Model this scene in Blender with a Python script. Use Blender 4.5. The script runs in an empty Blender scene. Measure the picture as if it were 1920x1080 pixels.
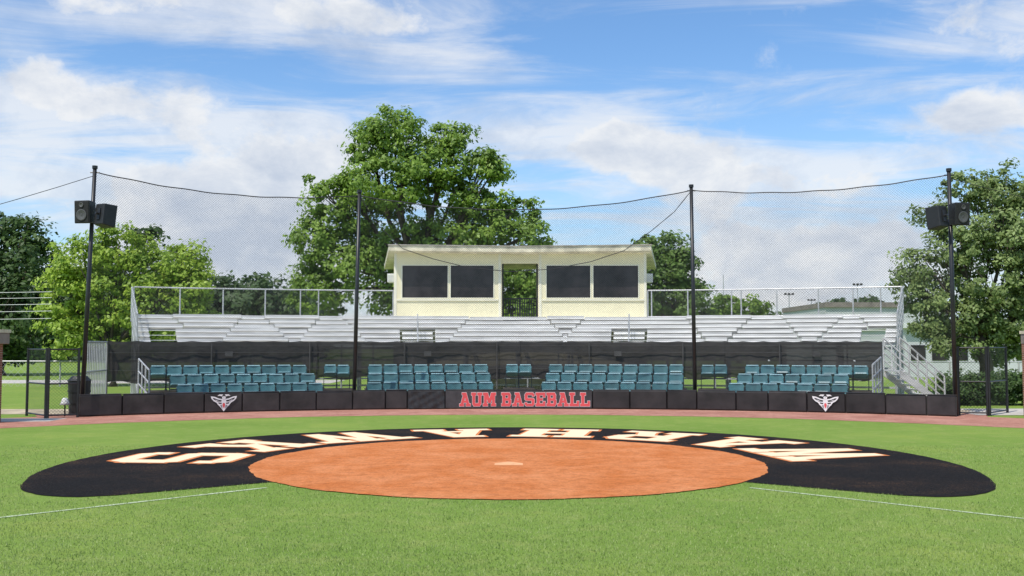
import bpy, math, random
import numpy as np
from mathutils import Vector, Matrix
random.seed(7); rng=np.random.default_rng(11)
F=1895.0; CAMH=1.81
def X(u,Y): return (u-960)*Y/F
def Z(v,Y):
    d=540-v
    return CAMH+Y*(109.7+d*.9983)/(1891.8-d*.0579)
scene=bpy.context.scene; COL=scene.collection

# ------------------------------------------------------------------ materials
def newmat(name):
    m=bpy.data.materials.new(name); m.use_nodes=True
    nt=m.node_tree; b=nt.nodes['Principled BSDF']; return m,nt,b
def ramp(nt,fac,stops):
    r=nt.nodes.new('ShaderNodeValToRGB'); e=r.color_ramp.elements
    while len(e)<len(stops): e.new(0.5)
    for i,(p,c) in enumerate(stops):
        e[i].position=p; e[i].color=(c[0],c[1],c[2],1)
    nt.links.new(fac,r.inputs[0]); return r.outputs[0]
def noise(nt,vec,scale,detail=4,rough=.6,dist=0):
    n=nt.nodes.new('ShaderNodeTexNoise'); n.inputs['Scale'].default_value=scale
    n.inputs['Detail'].default_value=detail; n.inputs['Roughness'].default_value=rough
    n.inputs['Distortion'].default_value=dist
    nt.links.new(vec,n.inputs['Vector']); return n.outputs['Fac']
def mixc(nt,fac,a,b,mode='MIX'):
    n=nt.nodes.new('ShaderNodeMix'); n.data_type='RGBA'; n.blend_type=mode
    for s,i in ((fac,0),(a,6),(b,7)):
        if hasattr(s,'links'): nt.links.new(s,n.inputs[i])
        elif i==0: n.inputs[0].default_value=s
        else: n.inputs[i].default_value=(s[0],s[1],s[2],1)
    return n.outputs[2]
def objvec(nt,scale=None):
    t=nt.nodes.new('ShaderNodeTexCoord')
    if scale is None: return t.outputs['Object']
    mp=nt.nodes.new('ShaderNodeMapping'); mp.inputs['Scale'].default_value=scale
    nt.links.new(t.outputs['Object'],mp.inputs['Vector']); return mp.outputs[0]
def bump(nt,b,h,strength,dist):
    n=nt.nodes.new('ShaderNodeBump'); n.inputs['Strength'].default_value=strength
    n.inputs['Distance'].default_value=dist
    nt.links.new(h,n.inputs['Height']); nt.links.new(n.outputs[0],b.inputs['Normal'])
def simple(name,c,rough=.6,var=.15,scale=3.0,metal=0,bmp=0,spec=None,vscale=None,perobj=0):
    m,nt,b=newmat(name); v=objvec(nt,vscale)
    f=noise(nt,v,scale,5,.65)
    lo=[x*(1-var*1.6) for x in c]; hi=[min(1,x*(1+var*1.3)) for x in c]
    col=ramp(nt,f,[(.3,lo),(.7,hi)])
    if perobj:
        oi=nt.nodes.new('ShaderNodeObjectInfo')
        col=mixc(nt,1,col,ramp(nt,oi.outputs['Random'],[(0,[1-perobj]*3),(1,[1+perobj]*3)]),'MULTIPLY')
    nt.links.new(col,b.inputs['Base Color'])
    b.inputs['Roughness'].default_value=rough; b.inputs['Metallic'].default_value=metal
    if spec is not None: b.inputs['Specular IOR Level'].default_value=spec
    if bmp: bump(nt,b,noise(nt,v,scale*6,4),bmp,.01)
    return m
def math2(nt,op,a,b=None,clamp=False):
    n=nt.nodes.new('ShaderNodeMath'); n.operation=op; n.use_clamp=clamp
    for i,s in enumerate((a,b)):
        if s is None: continue
        if hasattr(s,'links'): nt.links.new(s,n.inputs[i])
        else: n.inputs[i].default_value=s
    return n.outputs[0]

M={}
m,nt,b=newmat('grass'); v=objvec(nt)
fine=noise(nt,v,42,5,.75); vf=noise(nt,objvec(nt,(1,.55,1)),150,3,.7); big=noise(nt,v,.35,5,.6); mid=noise(nt,v,2.6,6,.7)
c1=ramp(nt,fine,[(.28,(.1,.165,.022)),(.5,(.205,.305,.055)),(.72,(.33,.43,.12))])
c2=ramp(nt,big,[(.32,(.8,.88,.75)),(.55,(1,1,1)),(.72,(1.25,1.1,1.12))])
c=mixc(nt,1,c1,c2,'MULTIPLY')
dry=ramp(nt,mid,[(.5,(0,0,0)),(.74,(.5,.5,.5))])
c=mixc(nt,dry,c,(.38,.38,.14))
c=mixc(nt,1,c,ramp(nt,vf,[(.3,(.6,.62,.52)),(.7,(1.35,1.35,1.35))]),'MULTIPLY')
nt.links.new(c,b.inputs['Base Color']); b.inputs['Roughness'].default_value=.9; b.inputs['Specular IOR Level'].default_value=.15
bump(nt,b,vf,.6,.025); M['grass']=m
def clay(name,base,light):
    m,nt,b=newmat(name); v=objvec(nt)
    a=noise(nt,v,1.1,6,.65,.5); f=noise(nt,v,30,6,.75); s=noise(nt,v,80,3,.8); g=noise(nt,v,6,5,.7)
    c=mixc(nt,ramp(nt,a,[(.38,(0,0,0)),(.66,(1,1,1))]),base,light)
    c=mixc(nt,1,c,ramp(nt,f,[(.3,(.7,.66,.64)),(.5,(1,1,1)),(.75,(1.2,1.22,1.25))]),'MULTIPLY')
    c=mixc(nt,1,c,ramp(nt,g,[(.32,(.8,.76,.74)),(.5,(1,1,1)),(.7,(1.08,1.1,1.12))]),'MULTIPLY')
    c=mixc(nt,ramp(nt,s,[(.64,(0,0,0)),(.72,(.75,.75,.75))]),c,(base[0]*.4,base[1]*.4,base[2]*.4))
    nt.links.new(c,b.inputs['Base Color']); b.inputs['Roughness'].default_value=.95; b.inputs['Specular IOR Level'].default_value=.1
    h=math2(nt,'ADD',math2(nt,'ADD',f,s),math2(nt,'MULTIPLY',g,2)); bump(nt,b,h,.7,.025); return m
M['clay']=clay('infield_clay',(.62,.195,.058),(.74,.285,.115))
M['track']=clay('track_clay',(.42,.195,.145),(.56,.29,.22))
m,nt,b=newmat('black_turf'); v=objvec(nt)
f=noise(nt,v,38,5,.8); s=noise(nt,v,60,5,.85); a=noise(nt,v,.8,5,.65); f2=noise(nt,v,110,3,.8)
c=ramp(nt,f,[(.3,(.009,.009,.009)),(.55,(.024,.023,.024)),(.8,(.08,.078,.078))])
c=mixc(nt,ramp(nt,f2,[(.6,(0,0,0)),(.75,(.8,.8,.8))]),c,(.1,.085,.075))
k=math2(nt,'ADD',s,math2(nt,'MULTIPLY',a,.4))
c=mixc(nt,ramp(nt,k,[(.76,(0,0,0)),(.9,(.8,.8,.8))]),c,(.26,.14,.075))
nt.links.new(c,b.inputs['Base Color']); b.inputs['Roughness'].default_value=1; b.inputs['Specular IOR Level'].default_value=.05
bump(nt,b,f,.8,.05); M['blackturf']=m
def turfpaint(name,col,dark):
    m,nt,b=newmat(name); v=objvec(nt)
    f=noise(nt,v,45,5,.8)
    c=ramp(nt,f,[(.28,dark),(.42,col),(.8,[min(1,x*1.08) for x in col])])
    nt.links.new(c,b.inputs['Base Color']); b.inputs['Roughness'].default_value=.9; bump(nt,b,f,.5,.015); return m
M['cream_paint']=turfpaint('cream_paint',(.82,.68,.44),(.5,.36,.22))
M['orange_paint']=turfpaint('orange_paint',(.66,.2,.05),(.34,.1,.03))
m,nt,b=newmat('chalk'); v=objvec(nt); f=noise(nt,v,34,5,.8)
nt.links.new(ramp(nt,f,[(.36,(.2,.3,.07)),(.5,(.45,.52,.33)),(.75,(.66,.69,.56))]),b.inputs['Base Color']); b.inputs['Roughness'].default_value=.9; M['chalk']=m
M['plate']=simple('plate_rubber',(.78,.4,.19),.8,.12,8)
M['pad']=simple('vinyl_pad',(.03,.025,.025),.42,.4,1.4,bmp=.1,spec=.45,perobj=.3)
M['banner']=simple('banner_cloth',(.05,.046,.048),.6,.3,3,bmp=.3)
M['banner2']=simple('loose_cloth',(.024,.024,.026),.6,.4,7,bmp=.5)
M['red']=simple('red_print',(.68,.085,.09),.5,.08,5)
M['white']=simple('white_print',(.75,.73,.73),.5,.05,5)
M['greyprint']=simple('grey_print',(.22,.22,.23),.5,.05,5)
M['blackpole']=simple('black_steel',(.018,.018,.02),.4,.3,3)
M['net']=simple('net_twine',(.035,.035,.04),.8,.1,3)
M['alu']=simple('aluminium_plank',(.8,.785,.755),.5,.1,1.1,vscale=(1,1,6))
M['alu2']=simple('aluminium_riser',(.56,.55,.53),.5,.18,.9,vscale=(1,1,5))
M['steel']=simple('galvanised_steel',(.5,.5,.5),.45,.15,4,metal=.2)
M['darksteel']=simple('dark_frame',(.07,.066,.062),.7,.3,2)
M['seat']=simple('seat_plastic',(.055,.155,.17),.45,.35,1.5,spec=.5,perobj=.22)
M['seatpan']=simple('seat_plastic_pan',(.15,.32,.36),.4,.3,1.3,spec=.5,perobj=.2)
M['seatlip']=simple('seat_lip_highlight',(.36,.55,.6),.5,.2,2,perobj=.2)  # pale tint paints the sunlit highlight on the backrest's top edge
M['seatframe']=simple('seat_iron',(.015,.025,.028),.5,.2,4)
M['deck']=simple('deck_board',(.07,.06,.05),.85,.3,3,bmp=.2)
M['cream']=simple('cream_siding',(.86,.79,.54),.7,.05,.9)
nt=M['cream'].node_tree; bb=nt.nodes['Principled BSDF']
w=nt.nodes.new('ShaderNodeTexWave'); w.inputs['Scale'].default_value=1.6; w.wave_profile='SAW'
nt.links.new(objvec(nt),w.inputs['Vector']); bump(nt,bb,w.outputs['Fac'],.5,.02)
M['trim']=simple('trim_paint',(.86,.82,.66),.6,.05,2)
M['fascia']=simple('fascia_paint',(.72,.65,.48),.7,.25,2.5)
M['whitepaint']=simple('white_paint',(.75,.75,.72),.5,.06,2)
m,nt,b=newmat('dark_glass'); b.inputs['Roughness'].default_value=.12; b.inputs['Specular IOR Level'].default_value=.4
nt.links.new(ramp(nt,noise(nt,objvec(nt),.9,4),[(.35,(.012,.01,.012)),(.7,(.06,.05,.052))]),b.inputs['Base Color']); M['glass']=m
M['shingle']=simple('roof_felt',(.4,.37,.32),.9,.25,3)
m,nt,b=newmat('windscreen_fabric'); v=objvec(nt)
nt.links.new(ramp(nt,noise(nt,objvec(nt,(1,1,2)),1.4,5,.65),[(.3,(.014,.013,.013)),(.7,(.045,.04,.037))]),b.inputs['Base Color']); b.inputs['Roughness'].default_value=.75
tr=nt.nodes.new('ShaderNodeBsdfTransparent'); mx=nt.nodes.new('ShaderNodeMixShader'); mx.inputs[0].default_value=.94
nt.links.new(tr.outputs[0],mx.inputs[1]); nt.links.new(b.outputs[0],mx.inputs[2]); nt.links.new(mx.outputs[0],nt.nodes['Material Output'].inputs[0])
bump(nt,b,noise(nt,v,3,4),.6,.05); M['screen']=m
m,nt,b=newmat('red_brick'); br=nt.nodes.new('ShaderNodeTexBrick'); mp=nt.nodes.new('ShaderNodeMapping'); tc=nt.nodes.new('ShaderNodeTexCoord')
mp.inputs['Rotation'].default_value=(math.radians(90),0,0)
nt.links.new(tc.outputs['Object'],mp.inputs[0]); nt.links.new(mp.outputs[0],br.inputs['Vector'])
br.inputs['Color1'].default_value=(.3,.12,.07,1); br.inputs['Color2'].default_value=(.2,.085,.05,1); br.inputs['Mortar'].default_value=(.4,.36,.3,1)
br.inputs['Scale'].default_value=4.5; br.inputs['Mortar Size'].default_value=.02
nt.links.new(br.outputs[0],b.inputs['Base Color']); b.inputs['Roughness'].default_value=.9; M['brick']=m
M['concrete']=simple('concrete',(.5,.46,.41),.9,.12,2,bmp=.2)
M['sand']=simple('sandy_ground',(.45,.37,.25),.95,.3,1.5,bmp=.3)
M['roofslab']=simple('roof_slab',(.26,.22,.19),.8,.2,2)
M['farwhite']=simple('far_wall',(.6,.61,.61),.8,.06,.5)
M['bark']=simple('bark',(.1,.08,.06),.95,.35,5,bmp=.6)
M['black']=simple('black_plastic',(.014,.014,.015),.5,.2,5)
M['grille']=simple('speaker_grille',(.03,.03,.03),.7,.4,60,spec=.2)
M['cone']=simple('speaker_cone',(.08,.08,.08),.6,.2,20)
def leafmat(name,dark,light,sc=.5):
    m,nt,b=newmat(name)
    at=nt.nodes.new('ShaderNodeAttribute'); at.attribute_name='leafvar'
    n=noise(nt,objvec(nt),sc,2,.6)
    f=math2(nt,'ADD',math2(nt,'MULTIPLY',at.outputs['Fac'],.6),math2(nt,'MULTIPLY',n,.5))
    c=ramp(nt,f,[(.25,dark),(.8,light)])
    nt.links.new(c,b.inputs['Base Color']); b.inputs['Roughness'].default_value=.5; b.inputs['Specular IOR Level'].default_value=.35
    t=nt.nodes.new('ShaderNodeBsdfTranslucent'); nt.links.new(c,t.inputs[0])
    mx=nt.nodes.new('ShaderNodeMixShader'); mx.inputs[0].default_value=.36
    nt.links.new(b.outputs[0],mx.inputs[1]); nt.links.new(t.outputs[0],mx.inputs[2]); nt.links.new(mx.outputs[0],nt.nodes['Material Output'].inputs[0])
    return m
M['leaf_mid']=leafmat('foliage_green',(.09,.17,.022),(.3,.44,.07))
M['leaf_light']=leafmat('foliage_light',(.18,.3,.03),(.44,.57,.08))
M['leaf_dark']=leafmat('foliage_dark',(.03,.065,.02),(.1,.17,.04))
M['leaf_shade']=leafmat('foliage_deep',(.06,.11,.028),(.2,.31,.07))
M['leaf_oak']=leafmat('foliage_oak',(.09,.14,.035),(.32,.41,.14))
M['leaf_far']=leafmat('foliage_far',(.05,.09,.035),(.11,.17,.06),.1)

# ------------------------------------------------------------------ mesh builder
class MB:
    def __init__(s): s.v=[]; s.f=[]; s.mi=[]
    def add(s,vs,fs,mi=0):
        o=len(s.v); s.v+= [tuple(p) for p in vs]; s.f+=[tuple(i+o for i in f) for f in fs]; s.mi+=[mi]*len(fs)
    def hexa(s,p,mi=0):
        s.add(p,[(0,3,2,1),(4,5,6,7),(0,1,5,4),(1,2,6,5),(2,3,7,6),(3,0,4,7)],mi)
    def box(s,x0,x1,y0,y1,z0,z1,mi=0):
        s.hexa([(x0,y0,z0),(x1,y0,z0),(x1,y1,z0),(x0,y1,z0),(x0,y0,z1),(x1,y0,z1),(x1,y1,z1),(x0,y1,z1)],mi)
    def tube(s,pts,r,n=8,r2=None,mi=0):
        pts=[Vector(p) for p in pts]; k=len(pts); rings=[]
        for i,p in enumerate(pts):
            d=(pts[min(i+1,k-1)]-pts[max(i-1,0)]).normalized()
            a=d.cross(Vector((0,0,1)))
            if a.length<.05: a=d.cross(Vector((1,0,0)))
            a.normalize(); b=d.cross(a)
            rr=r if r2 is None else r+(r2-r)*i/(k-1)
            rings.append([p+a*rr*math.cos(t*2*math.pi/n)+b*rr*math.sin(t*2*math.pi/n) for t in range(n)])
        vs=[q for rg in rings for q in rg]; fs=[]
        for i in range(k-1):
            for j in range(n):
                fs.append((i*n+j,i*n+(j+1)%n,(i+1)*n+(j+1)%n,(i+1)*n+j))
        fs.append(tuple(range(n-1,-1,-1))); fs.append(tuple((k-1)*n+j for j in range(n)))
        s.add(vs,fs,mi)
    def arcbox(s,c,r0,r1,z0,z1,a0,a1,n=8,mi=0):
        vs=[];fs=[]
        for i in range(n+1):
            a=a0+(a1-a0)*i/n
            for r,z in ((r0,z0),(r1,z0),(r1,z1),(r0,z1)):
                vs.append((c[0]+r*math.sin(a),c[1]+r*math.cos(a),z))
        for i in range(n):
            o=i*4
            for j in range(4): fs.append((o+j,o+(j+1)%4,o+4+(j+1)%4,o+4+j))
        fs.append((3,2,1,0)); fs.append((n*4,n*4+1,n*4+2,n*4+3))
        s.add(vs,fs,mi)
    def make(s,name,mats,parent=None,smooth=False,**kw):
        me=bpy.data.meshes.new(name); me.from_pydata(s.v,[],s.f)
        if not isinstance(mats,(list,tuple)): mats=[mats]
        for m in mats: me.materials.append(m)
        if len(mats)>1: me.polygons.foreach_set('material_index',s.mi)
        if smooth: me.polygons.foreach_set('use_smooth',[True]*len(me.polygons))
        me.update()
        o=bpy.data.objects.new(name,me); COL.objects.link(o)
        if parent: o.parent=parent
        for k,v in kw.items(): o[k]=v
        return o
def bevel(o,w=.01,seg=2):
    md=o.modifiers.new('bevel','BEVEL'); md.width=w; md.segments=seg; md.limit_method='ANGLE'; return o
def empty(name,loc=(0,0,0),**kw):
    o=bpy.data.objects.new(name,None); o.location=loc; o.empty_display_size=.3; COL.objects.link(o)
    for k,v in kw.items(): o[k]=v
    return o
def attach(child,par):
    child.parent=par; child.matrix_parent_inverse=Matrix.Translation(-Vector(par.location))
    return child
def ang(u,R,c):
    a=0
    for _ in range(30):
        Y=c[1]+R*math.cos(a); a=math.asin(max(-1,min(1,(X(u,Y)-c[0])/R)))
    return a
def lattice(mb,P,ns,nt_,w):
    g=[[Vector(P(i/ns,j/nt_)) for j in range(nt_+1)] for i in range(ns+1)]
    for i in range(ns):
        for j in range(nt_):
            if (i+j)%2: a,b=g[i][j],g[i+1][j+1]
            else: a,b=g[i+1][j],g[i][j+1]
            d=(b-a); nrm=(g[i+1][j]-g[i][j]).cross(g[i][j+1]-g[i][j]); q=d.cross(nrm)
            if q.length<1e-9: continue
            q=q.normalized()*w*.5
            mb.add([a-q,b-q,b+q,a+q],[(0,1,2,3)])

# ------------------------------------------------------------------ ground
HOME=(-.05,16.0); TC=(0,10.65); TR=16.4
mb=MB(); mb.add([(-1500,-200,0),(1500,-200,0),(1500,3000,0),(-1500,3000,0)],[(0,1,2,3)])
mb.make('ground',M['grass'],kind='structure',label='mown green lawn of a ball field')
def wob(a,amp,k=1):
    return amp*(math.sin(a*17+k)+.6*math.sin(a*41+2*k)+.5*math.sin(a*97+k*3)+.6*random.uniform(-1,1))
mb=MB(); vs=[];fs=[];n=260
for i in range(n+1):
    a=math.radians(-72+144*i/n); r0=TR+wob(a,.03); r1=20.9 if abs(a)<math.radians(38) else 19.8
    vs+= [(TC[0]+r0*math.sin(a),TC[1]+r0*math.cos(a),.004),(TC[0]+r1*math.sin(a),TC[1]+r1*math.cos(a),.004)]
for i in range(n): fs.append((2*i,2*i+1,2*i+3,2*i+2))
mb.add(vs,fs); mb.make('warning_track',M['track'],kind='structure',label='reddish clay warning track along the wall')
mb=MB(); mb.add([(-60,50,.004),(-9,50,.004),(-9,55,.004),(-60,55,.004)],[(0,1,2,3)])
mb.make('road',M['concrete'],kind='structure',label='pale concrete service road behind the stand')
mb=MB(); mb.add([(-13.6,24.2,.008),(-11.2,24.6,.008),(-11.2,25.6,.008),(-13.6,25.6,.008)],[(0,1,2,3)])
mb.make('pavement',M['concrete'],kind='structure',label='pale concrete apron by the gate')
mb=MB(); mb.add([(12.3,26.8,.008),(16,26.8,.008),(16,29.6,.008),(12.3,29.6,.008)],[(0,1,2,3)])
mb.make('pavement',M['concrete'],kind='structure',label='pale concrete apron behind the gate')
mb=MB(); mb.add([(-20,27.2,.006),(-11.5,27.2,.006),(-11.5,29.4,.006),(-20,29.4,.006)],[(0,1,2,3)])
mb.make('path',M['sand'],kind='structure',label='worn sandy path behind the gate')
mb=MB(); vs=[];nn=40
for i in range(nn+1):
    a=ang(150,21,(.2,9.1))+(ang(1790,21,(.2,9.1))-ang(150,21,(.2,9.1)))*i/nn
    vs+=[(.2+20.75*math.sin(a),9.1+20.75*math.cos(a),.01),(.2+26*math.sin(a*.9),9.1+22.9*math.cos(a*.9),.01)]
mb.add(vs,[(2*i,2*i+1,2*i+3,2*i+2) for i in range(nn)])
mb.make('seating_floor',M['sand'],kind='structure',label='bare sandy floor under the seat decks')
Ro=6.9; Ri=3.7; cut=math.radians(37); N=220
poly_o=[];poly_i=[]
for i in range(N+1):
    a=-cut+(math.pi+2*cut)*i/N
    e=min(i,N-i)/N*(math.pi+2*cut)*Ro
    ro=Ro-.12*max(0,math.sin(a)); ri=Ri
    if e<1.5:
        t=1-math.sqrt(max(0,1-((1.5-e)/1.5)**2)); ro-=1.5*t*.62
    ro+=random.uniform(-.012,.012)
    poly_o.append((HOME[0]+ro*math.cos(a),HOME[1]+ro*math.sin(a),.008)); poly_i.append((HOME[0]+ri*math.cos(a),HOME[1]+ri*math.sin(a),.008))
mb=MB(); mb.add(poly_o+poly_i,[(i,i+1,N+2+i,N+1+i) for i in range(N)])
mb.make('painted_turf',M['blackturf'],kind='structure',label='black painted turf ring around the home plate circle')
mb=MB(); N=300; vs=[(HOME[0],HOME[1],.012)]
for i in range(N):
    a=2*math.pi*i/N; r=3.95+wob(a,.012,2); vs.append((HOME[0]+r*math.cos(a),HOME[1]+r*math.sin(a),.012))
mb.add(vs,[(0,i+1,(i+1)%N+1) for i in range(N)])
mb.make('clay_circle',M['clay'],kind='structure',label='orange clay home plate circle')
mb=MB(); pl=[(-.216,15.47),(.216,15.47),(.216,15.7),(0,15.92),(-.216,15.7)]
mb.add([(x-.05,y,.014) for x,y in pl]+[(x-.05,y,.018) for x,y in pl],[(4,3,2,1,0),(5,6,7,8,9)]+[(i,(i+1)%5,5+(i+1)%5,5+i) for i in range(5)])
mb.make('home_plate',M['plate'],label='dusty peach five-sided home plate set in the clay',category='home plate')
for sgn in (-1,1):
    mb=MB(); n=90; vs=[]
    for i in range(n+1):
        t=3.1+i/n*14; w=.032+random.uniform(-.009,.009)
        cx=HOME[0]+sgn*t; cy=HOME[1]+.2-t
        vs+=[(cx-w*.707,cy-sgn*w*.707,.005),(cx+w*.707,cy+sgn*w*.707,.005)]
    mb.add(vs,[(2*i,2*i+1,2*i+3,2*i+2) for i in range(n)])
    mb.make('chalk_line',M['chalk'],kind='structure',label='worn white chalk foul line on the grass')

# ------------------------------------------------------------------ lettering
def R_(a,b,c,d): return [(a,b),(c,b),(c,d),(a,d)]
L={
'H':(1.0,[R_(0,0,.46,.17),R_(.54,0,1,.17),R_(0,.83,.46,1),R_(.54,.83,1,1),R_(.1,0,.36,1),R_(.64,0,.9,1),R_(.3,.42,.7,.58)]),
'A':(1.05,[R_(0,0,.42,.17),R_(.63,0,1.05,.17),[(.08,0),(.31,0),(.62,1),(.4,1)],[(.74,0),(.97,0),(.65,1),(.43,1)],R_(.25,.27,.8,.41),R_(.24,.85,.6,1)]),
'W':(1.4,[R_(0,.83,.44,1),R_(.5,.83,.9,1),R_(.96,.83,1.4,1),[(.31,0),(.52,0),(.34,1),(.11,1)],[(.31,0),(.52,0),(.8,1),(.6,1)],[(.88,0),(1.09,0),(.8,1),(.6,1)],[(.88,0),(1.09,0),(1.29,1),(1.06,1)]]),
'R':(1.05,[R_(.1,0,.36,1),R_(0,0,.46,.17),R_(0,.83,.3,1),[(.3,.83),(.93,.83),(.8,1),(.3,1)],R_(.69,.54,.93,.86),[(.3,.43),(.8,.43),(.93,.56),(.3,.58)],[(.68,0),(.93,0),(.72,.45),(.48,.45)],R_(.62,0,1.05,.17)]),
'K':(1.05,[R_(.1,0,.34,1),R_(0,0,.44,.17),R_(0,.83,.44,1),[(.34,.4),(.54,.4),(.9,.9),(.68,.9)],[(.7,.1),(.94,.1),(.66,.6),(.46,.5)],R_(.58,.83,1.02,1),R_(.6,0,1.05,.17)]),
'S':(1.0,[[(.05,.84),(.95,.84),(.82,1),(.17,1)],R_(.05,.5,.29,.88),[(.14,.42),(.95,.42),(.86,.58),(.05,.58)],R_(.71,.12,.95,.5),[(.17,0),(.83,0),(.95,.16),(.05,.16)],R_(.76,.74,.95,.9),R_(.05,.1,.24,.26)]),
'U':(1.02,[R_(0,.82,.44,1),R_(.58,.82,1.02,1),R_(.1,.12,.34,1),R_(.68,.12,.92,1),[(.22,0),(.8,0),(.92,.2),(.1,.2)]]),
'M':(1.22,[R_(0,0,.44,.18),R_(.78,0,1.22,.18),R_(.1,0,.34,1),R_(.88,0,1.12,1),R_(0,.82,.36,1),R_(.86,.82,1.22,1),[(.5,.25),(.72,.25),(.44,1),(.16,1)],[(.5,.25),(.72,.25),(1.06,1),(.78,1)]]),
'B':(.96,[R_(.1,0,.36,1),R_(0,0,.2,.18),R_(0,.82,.2,1),[(.2,.82),(.88,.82),(.78,1),(.2,1)],R_(.3,.42,.85,.58),[(.2,0),(.8,0),(.92,.18),(.2,.18)],R_(.64,.55,.88,.86),R_(.68,.14,.92,.46)]),
'E':(.94,[R_(.1,0,.36,1),R_(0,.82,.9,1),R_(0,0,.9,.18),R_(.7,.66,.9,1),R_(.7,0,.9,.34),R_(.3,.42,.66,.58)]),
'L':(.94,[R_(.1,0,.36,1),R_(0,.82,.5,1),R_(0,0,.9,.18),R_(.7,0,.9,.38)]),
}
def grow(poly,e):
    n=len(poly); ar=sum(poly[i][0]*poly[(i+1)%n][1]-poly[(i+1)%n][0]*poly[i][1] for i in range(n))
    p=poly if ar>0 else poly[::-1]; out=[]
    for i in range(n):
        a=Vector(p[i-1]);b=Vector(p[i]);c=Vector(p[(i+1)%n])
        d1=(b-a).normalized(); d2=(c-b).normalized()
        n1=Vector((d1.y,-d1.x)); n2=Vector((d2.y,-d2.x)); k=1+n1.dot(n2)
        out.append(tuple(b+(n1+n2)*e/max(k,.35)))
    return out
def letter(mb,ch,mapf,e,mi_out,mi_in,dz,e_in=.0001):
    k=0
    for layer,mi in ((e,mi_out),(e_in,mi_in)):
        for p in L[ch][1]:
            q=grow(p,layer)
            mb.add([mapf(x,y,k*dz) for x,y in q],[tuple(range(len(q)))],mi); k+=1
        k+=2
for ch,deg in zip('WARHAWKS',(13,36,58,79.5,102,126.5,151.5,174.5)):
    mb=MB(); th=math.radians(deg); r=(math.cos(th),math.sin(th)); rt=(-r[1],r[0]); W=L[ch][0]
    wd=2.0 if ch=='W' else 1.62
    def mp_(x,y,k):
        rr=6.25-y*1.9; xx=(x/W-.5)*wd
        return (HOME[0]+r[0]*rr+rt[0]*xx,HOME[1]+r[1]*rr+rt[1]*xx,.0125+k)
    letter(mb,ch,mp_,.036,1,0,.0003,.002)
    mb.make('painted_letter',[M['cream_paint'],M['orange_paint']],kind='structure',label='cream slab letter outlined in orange painted on black turf')

# ------------------------------------------------------------------ backstop wall
WC=(.2,9.1); WR=20.5; WH=.54
wall=empty('backstop_wall',(0,29.6,0),label='low curved black padded wall behind home plate',category='wall')
edges=[152,233,311,386,457,527,595,663,724,765,835,926,1018,1110,1180,1249,1305,1378,1438,1510,1582,1657,1733,1789]
AE=[ang(u,WR,WC) for u in edges]
mb=MB(); mb.arcbox(WC,WR+.09,WR+.2,0,WH-.03,AE[0]+.001,AE[-1]-.001,60); attach(mb.make('core',M['darksteel']),wall)
for i in range(len(edges)-1):
    hh=WH+random.uniform(-.016,.016); off=random.uniform(-.012,.014)
    mb=MB(); mb.arcbox(WC,WR+off,WR+.085,.02,hh,AE[i]+.0006,AE[i+1]-.0006,6)
    attach(bevel(mb.make('pad',M['pad']),.025,3),wall)
    mb=MB(); mb.arcbox(WC,WR+.0,WR+.21,hh+.002,hh+.022,AE[i]+.0008,AE[i+1]-.0008,4)
    attach(mb.make('coping',M['pad']),wall)
def wallmap(s,z,off):
    a=s/WR; r=WR-off
    return (WC[0]+r*math.sin(a),WC[1]+r*math.cos(a),z)
ban=empty('banner',(0,29.5,0),label='dark banner with red AUM BASEBALL lettering fixed on the padded wall',category='banner')
a0,a1=ang(836,WR,WC),ang(1109,WR,WC)
mb=MB(); mb.arcbox(WC,WR-.026,WR-.016,.035,.525,a0,a1,24); attach(mb.make('cloth',M['banner']),ban)
mb=MB(); ss=ang(862,WR,WC)*WR; se=ang(1106,WR,WC)*WR
txt='AUM BASEBALL'; tot=sum((L[c][0]+.1) if c!=' ' else .45 for c in txt)-.1
sx=(se-ss)/tot; cur=0
for c in txt:
    if c==' ': cur+=.45; continue
    st=cur
    letter(mb,c,lambda x,y,k,st=st:wallmap(ss+(st+x)*sx,.085+y*.385,.028+k),.04,1,0,.0003,.018)
    cur+=L[c][0]+.1
attach(mb.make('lettering',[M['red'],M['white']]),ban)
mb=MB(); a0,a1=ang(766,WR,WC),ang(834,WR,WC); n=30;vs=[]
for i in range(n+1):
    for j in range(9):
        a=a0+(a1-a0)*i/n; z=.03+.5*j/8-.03*math.sin(math.pi*i/n)*(j/8)
        r=WR-.035-.012*math.sin(i*1.1+j*.8)-.008*math.sin(i*.5-j*1.7)
        vs.append((WC[0]+r*math.sin(a),WC[1]+r*math.cos(a),z))
mb.add(vs,[(i*9+j,(i+1)*9+j,(i+1)*9+j+1,i*9+j+1) for i in range(n) for j in range(8)])
mb.make('cloth_cover',M['banner2'],smooth=True,label='loose wrinkled black cloth hung over a wall pad',category='cloth')
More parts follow.
